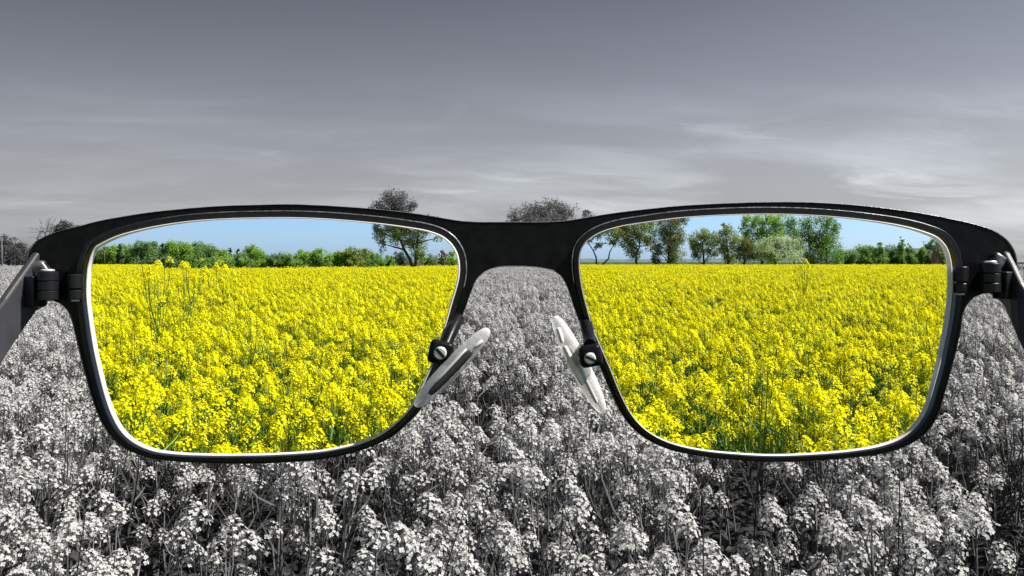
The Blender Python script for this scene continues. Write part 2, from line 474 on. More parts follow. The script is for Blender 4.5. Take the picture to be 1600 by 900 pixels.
# ---------------------------------------------------------------- trees
LEAF = {}
def leafmat(nm, c1, c2, tr=.42):
    c1 = tuple(1.5 * q for q in c1) if nm != 'blossom' else c1; c2 = tuple(1.5 * q for q in c2)
    lum = lambda c: (0.25 * c[0] + .65 * c[1] + .10 * c[2])
    g1, g2 = lum(c1) * .40, lum(c2) * .40
    LEAF[nm] = (mat('foliage_' + nm, c1, .6, .25, tr, island=True, noise=.8, col2=c2),
                mat('foliage_grey_' + nm, (g1,) * 3, .6, .25, tr, island=True, noise=.8, col2=(g2,) * 3))
leafmat('bright', (.21, .34, .045), (.12, .22, .03))
leafmat('olive', (.22, .28, .06), (.11, .15, .035))
leafmat('dark', (.08, .15, .055), (.13, .22, .07))  # lightened, bluish tone puts distance haze into the leaf colour
leafmat('birch', (.16, .28, .06), (.09, .17, .04))
leafmat('silver', (.19, .23, .10), (.08, .12, .04))
leafmat('brown', (.13, .13, .045), (.07, .10, .025))
leafmat('blossom', (.60, .66, .45), (.13, .23, .06))
leafmat('conifer', (.022, .045, .025), (.04, .07, .035))
leafmat('copper', (.16, .05, .035), (.12, .09, .03))
leafmat('far', (.07, .11, .07), (.05, .085, .055))
BARK = (mat('bark', (.10, .085, .065), .9, .1, noise=6, col2=(.055, .045, .035)), mat('bark_grey', (.09,) * 3, .9, .1, noise=6, col2=(.05,) * 3))

def at(u, v, d): return np.array([(u - 800) / F * d, d, H - (v - VH) / F * d])

def tree(kind_name, label, cat, d, trunks, lobes, fol, seed, group=None, world='both', dens=1.0, twigs=8, lsz=1.0, bare=False, glabel=None, droop=0.0, tw=1.0, grow=1.30):
    """trunks: list of photo-pixel polylines, lobes: (u, v, ru, rv); built to its real size at depth d"""
    rs = np.random.default_rng(seed)
    pxm = d / F
    base = at(trunks[0][0][0], 0, d); base[2] = 0
    tb = MB(); lf = MB()
    ends = []
    for ln in trunks:
        P = [at(a, b, d) - base for a, b in ln]
        P = [p + np.array([0, rs.normal(0, .12) * i, 0]) for i, p in enumerate(P)]
        g0 = P[0].copy(); g0[2] = -0.1
        P = [g0] + P
        r0 = 2.4 * pxm * tw * (1 if len(trunks) < 2 else .8)
        tb.tube(P, list(np.linspace(r0, r0 * .35, len(P))), 6)
        ends.append(P)
    for (u, v, ru, rv) in lobes:
        c = at(u, v, d) - base; c[1] += rs.normal(0, .35) * ru * pxm
        a, b = ru * pxm * grow, rv * pxm * grow
        P = min((p for E in ends for p in E[1:]), key=lambda p: np.linalg.norm(p - c) + (2 if p[2] > c[2] else 0))
        mid = (P + c) / 2 + rs.normal(0, .12, 3) * a - [0, 0, .1 * b]
        tb.tube([P, mid, c], [.9 * pxm * tw, .6 * pxm * tw, .25 * pxm], 4)
        for k in range(twigs):
            dr = unit(rs.normal(0, 1, 3) + [0, 0, .35]); e_ = c + dr * [a, a, b] * rs.uniform(.75, 1.12)
            m_ = (c + e_) / 2 + rs.normal(0, .1, 3) * a
            tb.tube([c, m_, e_], [.35 * pxm, .22 * pxm, .1 * pxm], 3, cap=False)
            if bare:
                for q in range(3):
                    e2 = e_ + unit(dr + rs.normal(0, .4, 3)) * a * rs.uniform(.25, .5)
                    tb.tube([m_ * .4 + e_ * .6, e2], [.16 * pxm, .07 * pxm], 3, cap=False)
        if bare: continue
        # clumps inside the lobe, leaves inside the clumps
        ncl = max(10, int(17 * (a * b) ** .5 / pxm / 9))
        cl = unit(rs.normal(0, 1, (ncl, 3))) * (rs.uniform(.35, .98, (ncl, 1))) * [a, a * .9, b] + c
        n = int(dens * 8.5 * ru * rv)
        wc = rs.integers(0, ncl, n)
        sp = .31 * min(a, b * 1.1)
        pos = cl[wc] + np.clip(rs.normal(0, 1, (n, 3)), -2.2, 2.2) * sp * .62
        pos[:, 2] -= droop * rs.uniform(0, 1, n) ** 2 * b
        pos[:, 2] = np.maximum(pos[:, 2], .05)
        s_ = pxm * rs.uniform(.7, 1.55, (n, 1)) * lsz
        nr = unit(rs.normal(0, 1, (n, 3)) + [0, 0, .5]); t1 = unit(np.cross(nr, rs.normal(0, 1, (n, 3)))); t2 = np.cross(nr, t1)
        q = np.stack([pos - t1 * s_, pos + t2 * s_ * .6 + nr * s_ * .15, pos + t1 * s_, pos - t2 * s_ * .6 + nr * s_ * .15], axis=1)
        lf.quads(q, 0)
    tme = tb.data('trunk', [BARK[1]], True)
    lme = None if bare else lf.data('crown', [LEAF[fol][1]])
    for wd in ('grey', 'colour'):
        if world not in (wd, 'both'): continue
        col = wd == 'colour'
        r = empty(kind_name, (base[0], -base[1] if col else base[1], 0)); r.scale = (1, -1 if col else 1, 1)
        tag(r, label if col else (glabel or ('grey ' + ' '.join(label.split(',')[0].replace(' in the right lens', '').split()[:12]))), cat, group)
        put('trunk', swap(tme, [BARK[0]], 'trunk') if col else tme, r)
        if lme: put('crown', swap(lme, [LEAF[fol][0]], 'crown') if col else lme, r)

tree('apple_tree', 'loose olive green tree with a forked dark trunk in the left lens', 'tree', 92,
     [[(645, 420), (640, 405), (631, 390), (626, 375), (616, 355), (612, 330)], [(648, 420), (651, 400), (652, 380), (655, 355)]],
     [(612, 308, 17, 13), (594, 322, 13, 9), (628, 318, 14, 13), (645, 320, 8, 6), (612, 328, 22, 9), (608, 345, 26, 10), (592, 362, 9, 12), (610, 362, 15, 12), (628, 368, 15, 14),
      (654, 360, 13, 14), (652, 385, 11, 13), (640, 345, 22, 10), (628, 352, 14, 12), (640, 378, 8, 9), (596, 380, 6, 9), (655, 398, 9, 8), (665, 352, 9, 9), (684, 372, 7, 4), (668, 342, 14, 5)],
     'olive', 11, dens=.95, twigs=11, droop=.5, tw=1.75,
     glabel='dark grey tuft of tree crown above the left rim, left of the bridge')
tree('fruit_tree', 'wide low fruit tree crown, hidden by the bridge of the glasses', 'tree', 96,
     [[(850, 420), (848, 395), (842, 370)], [(852, 420), (862, 395), (872, 365)]],
     [(822, 334, 18, 13), (845, 328, 16, 14), (872, 326, 17, 14), (888, 333, 12, 11), (848, 345, 32, 12), (803, 341, 11, 7), (862, 352, 34, 12), (830, 360, 24, 12), (875, 372, 20, 12)],
     'olive', 12, dens=.85, world='grey', glabel='dark grey wide bushy tree crown above the bridge of the glasses')
tree('crooked_tree', 'olive tree on two thin crooked trunks at the left end of the right lens', 'tree', 146,
     [[(932, 414), (931, 402), (927, 391), (918, 378)], [(942, 413), (951, 404), (953, 394), (959, 383)]],
     [(916, 370, 9, 9), (930, 362, 14, 10), (948, 358, 15, 12), (962, 364, 11, 14), (934, 383, 7, 6), (956, 378, 8, 6), (920, 345, 12, 8), (916, 332, 8, 4)], 'olive', 13, dens=.85, twigs=7)
tree('olive_tree', 'olive green tree with a bent trunk, beside the crooked double trunk', 'tree', 148,
     [[(994, 413), (994, 398), (999, 385), (997, 370)]],
     [(985, 352, 20, 13), (1008, 350, 14, 14), (976, 366, 15, 11), (1003, 366, 18, 12), (988, 392, 12, 12), (980, 380, 12, 9), (1015, 380, 8, 9)], 'olive', 14, dens=1.1)
tree('poplar_tree', 'tall light green tree leafy down to the ground, right of the olive tree', 'tree', 150,
     [[(1045, 413), (1044, 390), (1048, 360)]],
     [(1046, 346, 17, 11), (1066, 344, 9, 8), (1040, 362, 18, 13), (1054, 370, 15, 13), (1048, 388, 17, 12), (1056, 402, 11, 10), (1030, 392, 11, 9), (1024, 405, 8, 7)], 'silver', 15, dens=1.2)
tree('small_tree', 'brownish green small tree with a round crown, left one of a touching pair', 'tree', 146,
     [[(1100, 413), (1099, 396), (1098, 380)]],
     [(1100, 366, 14, 9), (1085, 378, 12, 9), (1110, 378, 12, 11), (1095, 388, 15, 9), (1088, 400, 7, 7), (1108, 397, 9, 8)], 'olive', 16, dens=1.05)
tree('small_tree', 'small green tree with an upright tuft on top, right one of a touching pair', 'tree', 147,
     [[(1138, 413), (1137, 396), (1135, 376)]],
     [(1134, 364, 12, 9), (1131, 353, 4, 5), (1124, 380, 10, 11), (1146, 378, 13, 10), (1136, 392, 15, 10), (1142, 404, 11, 7)], 'olive', 17, dens=1.05)
tree('hawthorn', 'dark brownish rounded bush below the big bright tree', 'bush', 144,
     [[(1163, 413), (1163, 395)]], [(1163, 382, 12, 9), (1156, 396, 10, 10), (1170, 396, 10, 10)], 'brown', 18, dens=1.1)
tree('maple_tree', 'big bright green tree filling the top of the right lens', 'tree', 160,
     [[(1190, 413), (1190, 385), (1192, 350)]],
     [(1172, 346, 15, 9), (1195, 342, 18, 8), (1216, 348, 12, 12), (1178, 364, 20, 12), (1204, 366, 20, 14), (1168, 382, 10, 13), (1190, 390, 24, 14), (1210, 400, 18, 10)], 'bright', 19, dens=1.2)
tree('flowering_bush', 'white blossoming bush in front of the birches', 'bush', 142,
     [[(1212, 413), (1210, 400)]], [(1198, 381, 14, 9), (1216, 377, 12, 8), (1236, 380, 14, 9), (1205, 396, 22, 11), (1234, 397, 17, 11), (1187, 397, 9, 10)], 'blossom', 20, dens=1.0)
tree('birch_tree', 'slender birch between the bright tree and the big birch', 'tree', 156,
     [[(1241, 413), (1240, 380), (1240, 350)]], [(1240, 346, 9, 10), (1241, 364, 11, 14), (1240, 388, 13, 14)], 'birch', 21, dens=1.0, droop=.5)
tree('birch_tree', 'large drooping birch ending the tall group on the right', 'tree', 152,
     [[(1266, 413), (1265, 380), (1264, 345)], [(1292, 413), (1291, 380), (1292, 345)]],
     [(1262, 346, 11, 9), (1291, 344, 14, 8), (1306, 351, 6, 12), (1262, 366, 13, 14), (1290, 366, 15, 16), (1277, 378, 15, 16), (1265, 394, 16, 15), (1293, 394, 18, 17), (1308, 400, 8, 12)], 'birch', 22, dens=1.15, droop=.6)
# trees round the farmstead at the right
words = ['leftmost', 'second', 'third', 'fourth', 'fifth', 'sixth', 'seventh', 'eighth', 'ninth', 'tenth', 'eleventh', 'twelfth', 'thirteenth', 'fourteenth', 'fifteenth', 'sixteenth']
rr = random.Random(5)
right_row = [(1325, 389, 14, 'dark'), (1343, 384, 13, 'birch'), (1357, 383, 12, 'birch'), (1374, 382, 9, 'birch'), (1392, 384, 15, 'dark'), (1409, 378, 7, 'birch'),
             (1421, 382, 8, 'birch'), (1440, 384, 8, 'bright'), (1453, 392, 8, 'dark'), (1470, 394, 9, 'dark')]
for i, (u, top, hw, fol) in enumerate(right_row):
    mid = (top + 412) / 2
    tree('tree', words[i] + ' from the left in the low green tree row, right lens', 'tree', 188 + rr.uniform(-6, 8), [[(u, 414), (u, mid)]],
         [(u + rr.uniform(-2, 2), top + 8, hw * .6, 7), (u - hw * .4, mid + 2, hw * .7, 9), (u + hw * .4, mid + 1, hw * .7, 9), (u, 406, hw, 7)], fol, 40 + i, 'trees in the low row on the right', 'colour', dens=1.5, twigs=3, lsz=.9)
for i, (u, top) in enumerate([(1375, 377), (1409, 372)]):
    tree('birch_tree', ['short', 'taller'][i] + ' pointed birch tip sticking out of the low row in the right lens', 'tree', 184, [[(u, 414), (u, top + 4)]],
         [(u, top + 5, 3, 6), (u, top + 14, 4.5, 8), (u, top + 26, 6, 9)], 'birch', 60 + i, None, 'colour', dens=1.2, twigs=2, lsz=.8)
tree('oak_tree', 'dark round oak at the far right of the right lens', 'tree', 170, [[(1463, 414), (1462, 395)]],
     [(1462, 379, 9, 6), (1454, 386, 8, 6), (1472, 384, 9, 8), (1482, 392, 9, 10), (1470, 398, 10, 10)], 'dark', 70, None, 'colour', dens=.9)
# wood along the horizon at the left
left_row = [(152, 392, 12, 'bright'), (166, 385, 11, 'dark'), (178, 386, 11, 'bright'), (187, 380, 6, 'conifer'), (200, 384, 12, 'birch'), (220, 378, 14, 'dark'), (238, 379, 12, 'dark'),
            (253, 380, 6, 'conifer'), (266, 377, 12, 'bright'), (283, 379, 12, 'bright'), (300, 380, 12, 'dark'), (318, 381, 13, 'birch'), (335, 388, 12, 'dark'), (347, 390, 10, 'bright'),
            (359, 387, 5, 'conifer'), (371, 389, 5, 'conifer')]
for i, (u, top, hw, fol) in enumerate(left_row):
    dd = 205 + rr.uniform(-8, 10); con = fol == 'conifer'
    lob = [(u, top + 4, 2.5, 5), (u, top + 13, 4, 7), (u, top + 24, 6, 8)] if con else \
          [(u + rr.uniform(-3, 3), top + 7, hw * .75, 7), (u - hw * .4, top + 15, hw * .8, 8), (u + hw * .45, top + 14, hw * .8, 9), (u, 404, hw * 1.1, 10)]
    tree('conifer' if con else 'tree', words[i] + (' (dark pointed conifer)' if con else '') + ' from the left in the wood, left lens', 'tree', dd,
         [[(u, 416), (u, (top + 414) / 2)]], lob, fol, 80 + i, 'trees of the wood at the left', 'colour', dens=1.5, twigs=3, lsz=1.0)
bush_row = [(258, 400, 12, 'dark'), (330, 402, 20, 'birch'), (352, 400, 16, 'bright'), (374, 398, 16, 'birch'), (396, 384, 13, 'bright'), (410, 393, 10, 'birch'), (429, 394, 10, 'dark'), (447, 398, 14, 'birch'), (470, 392, 13, 'bright'), (499, 390, 14, 'bright'),
            (527, 391, 13, 'bright'), (548, 388, 15, 'olive'), (568, 390, 14, 'olive'), (586, 396, 13, 'birch'), (607, 400, 7, 'birch')]
for i, (u, top, hw, fol) in enumerate(bush_row):
    tree('bush', words[i] + ' from the left of the green bushes behind the field, left lens', 'bush', 172 + rr.uniform(-8, 8), [[(u, 416), (u, (top + 416) / 2)]],
         [(u + rr.uniform(-3, 3), top + 6, hw * .7, 6), (u - hw * .5, top + 14, hw * .7, 8), (u + hw * .5, top + 13, hw * .75, 8), (u, 411, hw * 1.2, 7)], fol, 110 + i,
         'bushes along the far field edge', 'colour', dens=1.5, twigs=3, lsz=1.0)
tree('tree', 'small bluish green round tree just left of the forked trunk', 'tree', 260, [[(625, 414), (625, 402)]], [(625, 401, 9, 6), (619, 407, 8, 6), (632, 407, 8, 6)], 'far', 140, None, 'colour', dens=1.5, twigs=2)
tree('bush', 'low green bush right of the forked trunk', 'bush', 180, [[(664, 414), (664, 405)]], [(664, 405, 9, 6), (675, 407, 10, 6)], 'birch', 141, None, 'colour', dens=1.5, twigs=2)
tree('copper_sapling', 'reddish brown young tree near the nose side of the left lens', 'tree', 110, [[(690, 418), (690, 398)]], [(690, 396, 4, 5), (690, 407, 8, 8), (695, 402, 5, 5)], 'copper', 142, None, 'colour', dens=.9, twigs=4)
tree('bush', 'leafy green sapling at the nose side edge of the left lens', 'bush', 108, [[(706, 418), (706, 398)]], [(706, 397, 5, 5), (704, 408, 9, 8), (712, 406, 7, 8)], 'bright', 143, None, 'colour', dens=.9, twigs=4)
# grey trees in the open at the far left
tree('bare_tree', '', 'tree', 120, [[(72, 420), (72, 385), (70, 365)], [(72, 420), (78, 388), (80, 360)]],
     [(64, 362, 12, 12), (74, 358, 12, 12), (82, 360, 8, 14), (56, 372, 10, 10)], 'dark', 150, world='grey', bare=True, twigs=12, glabel='leafless grey tree with fine twigs at the far left above the temple')
tree('round_tree', '', 'tree', 130, [[(104, 420), (104, 385)]], [(103, 352, 10, 7), (92, 360, 9, 8), (112, 358, 10, 8), (104, 370, 18, 14), (104, 392, 18, 16)], 'dark', 151, world='grey', dens=1.1,
     glabel='round dark grey tree right of the leafless tree, over the left end of the frame')
tree('bush', '', 'bush', 112, [[(14, 420), (14, 400)]], [(12, 376, 10, 6), (4, 388, 16, 10), (24, 390, 14, 10), (14, 402, 24, 12), (36, 404, 14, 12)], 'dark', 152, world='grey', dens=1.2,
     glabel='dark grey bushy tree at the left edge, behind the utility pole')
tree('bush', '', 'bush', 118, [[(46, 420), (46, 405)]], [(46, 396, 12, 8), (60, 402, 14, 12), (42, 410, 14, 8), (32, 384, 4, 4)], 'dark', 153, world='grey', dens=1.2,
     glabel='lower dark grey bush between the edge bush and the leafless tree')
tree('bush', '', 'bush', 60, [[(1592, 430), (1592, 420)]], [(1590, 419, 4, 4), (1600, 424, 9, 7), (1612, 422, 10, 9)], 'silver', 154, world='grey', dens=1.2,
     glabel='small pale grey bush at the right edge beside the right temple')
for i, u in enumerate([-20, -55, -95, -140, 1640, 1690]):
    tree('bush', '', 'bush', 120, [[(u, 420), (u, 400)]], [(u, 384, 16, 10), (u - 12, 398, 16, 12), (u + 12, 398, 18, 12)], 'dark', 160 + i, 'grey bushes beyond the picture', 'grey', dens=1,
         glabel=words[i] + ' grey bush beyond the picture edge')

# utility poles
def pole(u, top, d, col, label):
    mb = MB(); x, y, z = at(u, top, d)
    mb.tube([(0, 0, -.2), (0, 0, z)], [.13, .09], 8)
    o = put('pole', mb.data('pole', [mat('pole_wood', (.16, .14, .11) if col else (.10, .10, .10), .9, .1, noise=8, col2=(.09, .08, .065) if col else (.06, .06, .06))], True))
    cb = MB(); cb.box((0, 0, z - .5), (.55, .05, .05)); 
    r = empty('utility_pole', (x, -y if col else y, 0)); o.parent = r; put('crossarm', cb.data('crossarm', [o.data.materials[0]]), r)
    tag(r, label, 'utility pole')
pole(3, 371, 95, False, 'thin grey utility pole at the left edge of the picture')
pole(163, 383, 190, True, 'thin wooden utility pole in front of the wood in the left lens')

# farmstead at the far right: long dark roof with a chimney, and a small gabled hut
def barn():
    d = 235; x0, _, zt = at(1400, 388, d); x1 = at(1470, 388, d)[0]; ze = at(0, 396, d)[2]
    r = empty('barn', ((x0 + x1) / 2, -d, 0)); hw = (x1 - x0) / 2
    wl = MB(); wl.box((0, 0, ze / 2), (hw - .3, 4, ze / 2)); put('wall', wl.data('wall', [mat('barn_wall', (.20, .16, .12), .9, noise=2, col2=(.15, .12, .09))]), r)
    rf = MB()
    rf.add([(-hw, -4.6, ze - .2), (hw, -4.6, ze - .2), (hw, 0, zt), (-hw, 0, zt), (-hw, 4.6, ze - .2), (hw, 4.6, ze - .2),
            (-hw, -4.6, ze - .4), (hw, -4.6, ze - .4), (-hw, 4.6, ze - .4), (hw, 4.6, ze - .4)],
           [(0, 1, 2, 3), (3, 2, 5, 4), (0, 6, 7, 1), (4, 5, 9, 8), (6, 8, 9, 7), (0, 3, 4, 8, 6), (1, 7, 9, 5, 2)])
    ro = put('roof', rf.data('roof', [mat('roof_dark', (.05, .055, .065), .8, noise=2, col2=(.035, .04, .045))]), r)
    ch = MB(); c = at(1446, 386, d); ch.box((c[0] - (x0 + x1) / 2, .8, zt + .1), (.45, .45, .8)); ch.box((c[0] - (x0 + x1) / 2, .8, zt + .95), (.55, .55, .08))
    put('chimney', ch.data('chimney', [mat('brick', (.10, .07, .06), .9, noise=5, col2=(.07, .05, .045))]), ro)
    an = MB(); an.tube([(0, 0, 0), (0, 0, 1.9)], .04, 5); an.box((0, 0, 1.8), (.7, .03, .03)); an.box((0, 0, 1.5), (.5, .03, .03))
    a = put('antenna', an.data('antenna', [mat('steel', (.3, .3, .32), .5, metal=.6)]), ro); a.location = (at(1443, 386, d)[0] - (x0 + x1) / 2, 0, zt)
    tag(r, 'long dark roofed farm building behind the trees at the far right of the right lens', 'farm building')
    d = 168; r = empty('hut', (at(1462, 0, d)[0], -d, 0)); zt = at(0, 394, d)[2]; ze = at(0, 407, d)[2]
    mb = MB(); mb.add([(-.34, -1, 0), (.34, -1, 0), (.34, -1, ze), (0, -1, zt - .1), (-.34, -1, ze), (-.34, 1, 0), (.34, 1, 0), (.34, 1, ze), (0, 1, zt - .1), (-.34, 1, ze)],
                      [(0, 1, 2, 3, 4), (9, 8, 7, 6, 5), (0, 4, 9, 5), (1, 6, 7, 2), (2, 7, 8, 3), (3, 8, 9, 4), (0, 5, 6, 1)])
    put('wall', mb.data('wall', [mat('hut_wall', (.42, .36, .30), .8, noise=3, col2=(.32, .26, .2))]), r)
    rf = MB()
    for s_ in (-1, 1):
        rf.add([(s_ * .46, -1.2, ze - .2), (0, -1.2, zt), (0, 1.2, zt), (s_ * .46, 1.2, ze - .2), (s_ * .46, -1.2, ze - .08), (0, -1.2, zt + .18), (0, 1.2, zt + .18), (s_ * .46, 1.2, ze - .08)],
               [(0, 1, 2, 3), (4, 7, 6, 5), (0, 4, 5, 1), (3, 2, 6, 7), (0, 3, 7, 4)])
    put('roof', rf.data('roof', [mat('roof_red', (.38, .22, .14), .8, noise=3, col2=(.28, .15, .10))]), r)
    tag(r, 'tiny hut with a steep reddish gable in front of the oak in the right lens', 'hut')
barn()

# low wooded rise on the horizon, in both halves
def ridge(sign, m_, name):
    mb = MB(); n = 240; rs = np.random.default_rng(3); V = []; Fc = []
    hs_ = 5.5 + 1.2 * np.interp(np.arange(n), np.arange(0, n, 6), rs.uniform(-1, 1.4, len(range(0, n, 6)))) + rs.uniform(-.7, .7, n)
    for i in range(n):
        x = -1700 + 3400 * i / (n - 1)
        for dy, f in ((0, 0), (12, .8), (40, 1), (90, .85), (130, 0)): V.append((x, sign * (1500 + dy), hs_[i] * f))
    for i in range(n - 1):
        for k in range(4):
            a = i * 5 + k; f = (a, a + 5, a + 6, a + 1); Fc.append(f if sign > 0 else f[::-1])
    o = put(name, mesh_data(name, V, Fc, [m_])); tag(o, kind='structure')
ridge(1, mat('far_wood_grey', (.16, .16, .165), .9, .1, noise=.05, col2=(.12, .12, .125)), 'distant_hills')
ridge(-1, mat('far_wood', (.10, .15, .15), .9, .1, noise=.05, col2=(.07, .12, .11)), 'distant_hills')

# ---------------------------------------------------------------- eyeglasses
D = 0.130
SC = D / F
def gp(u, v, y=D): return Vector(((u - 800) / F * y, y, H - (v - VH) / F * y))
def smooth_closed(P, per=6):
    P = [np.array(p, float) for p in P]; n = len(P); o = []
    for i in range(n):
        p0, p1, p2, p3 = P[i - 1], P[i], P[(i + 1) % n], P[(i + 2) % n]
        d01, d12, d23 = [max(1e-6, np.linalg.norm(b - a)) ** .5 for a, b in ((p0, p1), (p1, p2), (p2, p3))]
        m1 = (p2 - p1) + d12 * ((p1 - p0) / d01 - (p2 - p0) / (d01 + d12))
        m2 = (p2 - p1) + d12 * ((p3 - p2) / d23 - (p3 - p1) / (d12 + d23))
        for k in range(per):
            t = k / per; t2 = t * t; t3 = t2 * t
            o.append((2 * t3 - 3 * t2 + 1) * p1 + (t3 - 2 * t2 + t) * m1 + (-2 * t3 + 3 * t2) * p2 + (t3 - t2) * m2)
    return np.array(o)
LENS_L = [(150, 387), (160, 380.5), (182, 370), (212, 361), (250, 353), (300, 346), (350, 342.5), (400, 341), (450, 340.5), (500, 342), (550, 345.5), (600, 350.5), (637, 355.5), (668, 361),
          (690, 369), (705, 381), (714, 396), (717.5, 412), (717, 432), (713, 450), (707, 470), (700, 495), (690, 528), (677, 565), (662, 600), (648, 628), (631, 650), (608, 670), (590, 681),
          (562, 692), (535, 699), (500, 705), (425, 710), (375, 711), (325, 711), (275, 709), (240, 704), (212, 692), (192, 675), (177, 650), (166, 620), (156, 582), (147, 540), (141, 500), (137, 465), (137, 438), (140, 412)]
LENS_R = [(907, 392), (915, 379), (935, 365), (965, 355), (1010, 347.5), (1060, 341), (1110, 337.5), (1160, 335.5), (1200, 335), (1250, 336), (1300, 339), (1350, 344), (1400, 351.5), (1437, 360.5),
          (1463, 371), (1477, 386), (1484, 407), (1486, 432), (1485, 465), (1481, 498), (1475, 530), (1467, 568), (1457, 605), (1446, 640), (1430, 665), (1407, 684), (1375, 696), (1325, 704),
          (1250, 709.5), (1200, 710.5), (1150, 708), (1100, 703), (1060, 695), (1030, 684), (1005, 668), (985, 645), (968, 612), (955, 580), (940, 545), (927, 515), (918, 485), (909, 448), (905, 415)]
OUTER = [(57, 380), (75, 369), (95, 361), (125, 354), (155, 346), (195, 338.5), (237, 332), (300, 325.5), (350, 322), (400, 320.5), (450, 319.5), (500, 321), (550, 324), (600, 328), (650, 334),
         (687, 340), (722, 345.5), (750, 347), (800, 347), (850, 347), (885, 345), (922, 339), (960, 333), (1010, 327), (1060, 322), (1110, 319), (1160, 317), (1205, 316), (1250, 316), (1300, 318),
         (1350, 322), (1400, 328), (1450, 335.5), (1487, 343), (1522, 351), (1550, 361), (1570, 375), (1582, 394), (1586, 418), (1585, 442), (1579, 462), (1570, 468), (1556, 462), (1545, 458), (1532, 459), (1518, 465), (1507, 477), (1501, 490),
         (1498, 512), (1491, 545), (1482, 580), (1473, 612), (1461, 650), (1445, 674), (1420, 692), (1387, 705), (1325, 714), (1275, 717), (1200, 718.5), (1150, 717), (1100, 712), (1055, 704), (1018, 690),
         (990, 670), (970, 645), (953, 610), (938, 575), (924, 543), (908, 510), (896, 478), (886, 448), (877, 432), (865, 423.5), (842, 418), (812, 416), (780, 417), (760, 423), (745, 436), (737, 454), (726, 485), (712, 522),
         (700, 552), (686, 580), (673, 608), (660, 636), (637, 662), (612, 682), (580, 697), (550, 707), (500, 717), (450, 721), (400, 723), (325, 722.5), (275, 719), (232, 712), (207, 704), (185, 689), (165, 664), (150, 630),
         (137, 587), (125, 540), (117, 506), (111, 489), (100, 476), (85, 470), (70, 472), (60, 479), (52, 480), (49, 465), (46, 435), (45, 403)]
def offs(P, k):
    """offset of a closed polyline, outwards for k > 0; k scalar or array"""
    P = np.asarray(P); t = np.roll(P, -1, 0) - np.roll(P, 1, 0); t /= np.linalg.norm(t, axis=1)[:, None]
    n = np.column_stack([t[:, 1], -t[:, 0]])
    a = .5 * np.sum(P[:, 0] * np.roll(P[:, 1], -1) - np.roll(P[:, 0], -1) * P[:, 1])
    if a < 0: n = -n
    return P + n * (k[:, None] if hasattr(k, '__len__') else k)
def plate(name, loops, y, half, bev, m_, parent, res=2):
    cu = bpy.data.curves.new(name, 'CURVE'); cu.dimensions = '2D'; cu.fill_mode = 'BOTH'
    cu.extrude = half - bev; cu.bevel_depth = bev; cu.bevel_resolution = res; cu.offset = -bev
    for Lp in loops:
        sp = cu.splines.new('POLY'); sp.points.add(len(Lp) - 1)
        for i, p in enumerate(Lp): sp.points[i].co = ((p[0] - 800) * SC, -(p[1] - VH) * SC, 0, 1)
        sp.use_cyclic_u = True
    tmp = bpy.data.objects.new('tmp', cu)
    link(tmp); bpy.context.view_layer.update()
    me = bpy.data.meshes.new_from_object(tmp.evaluated_get(bpy.context.evaluated_depsgraph_get()))
    bpy.data.objects.remove(tmp); bpy.data.curves.remove(cu)
    me.name = name; me.materials.clear(); me.materials.append(m_)
    me.transform(Matrix.Translation((0, y, H)) @ Matrix.Rotation(R(90), 4, 'X'))
    for p in me.polygons: p.use_smooth = False
    return put(name, me, parent)

black = mat('black_enamel', (.0032, .0032, .0037), .34, .12, noise=700, col2=(.007, .007, .008), bump=.12, bscale=2600)
satin = mat('black_satin', (.006, .006, .007), .34, .26, noise=500, col2=(.009, .009, .010), bump=.10, bscale=2000)
templem = mat('temple_sheen', (.022, .022, .026), .42, .5, noise=260, col2=(.030, .030, .034), bump=.08, bscale=1500)  # grey sheen of the black temples put into the base colour
steel = mat('bright_steel', (.62, .62, .62), .42, .5, metal=.45)
slotm = mat('slot_dark', (.012, .012, .012), .6, .2)
rimw = mat('lens_edge_white', (.74, .72, .70), .40, .4, .3)
worn = mat('worn_metal', (.14, .14, .14), .35, .5, metal=.5, noise=900, col2=(.01, .01, .011), bump=.4, bscale=1800)

glasses = empty('eyeglasses', (0, D, H))
tag(glasses, 'black metal eyeglasses with white-edged lenses and clear nose pads, in front of the field', 'eyeglasses')
def own(o):
    o.parent = glasses; o.matrix_parent_inverse = Matrix.Translation((0, -D, -H)); return o

llo, rlo, outl = smooth_closed(LENS_L), smooth_closed(LENS_R), smooth_closed(OUTER)
def ring(name, Lp, rad, y, m_):
    n_ = len(Lp); k = 10; V = []; Fc = []
    T = np.roll(Lp, -1, 0) - np.roll(Lp, 1, 0); T /= np.linalg.norm(T, axis=1)[:, None]
    for i in range(n_):
        c = gp(Lp[i][0], Lp[i][1], y); nn = Vector((T[i][1], 0, T[i][0])); r = (rad[i] if hasattr(rad, '__len__') else rad) * SC
        for j in range(k):
            q = 2 * math.pi * j / k; V.append(c + nn * (math.cos(q) * r) + Vector((0, math.sin(q) * .0006, 0)))
    for i in range(n_):
        for j in range(k):
            Fc.append((i * k + j, i * k + (j + 1) % k, (i + 1) % n_ * k + (j + 1) % k, (i + 1) % n_ * k + j))
    me = mesh_data(name, V, Fc, [m_], None, True)
    return own(put(name, me))
glint_mat = mat('edge_highlight', (.30, .30, .31), .35, .5, metal=.6, noise=1500, col2=(.12, .12, .125), bump=.3, bscale=1500)  # pale metal for added wires that stand in for highlights
own(plate('frame_front', [outl, offs(llo, 1.0), offs(rlo, 1.0)], D, .0009, .00022, black, None, 3))
ring('outer_highlight', offs(outl, -.3), .75, D - .0004, glint_mat)  # added ring imitating the highlight along the outer bevel
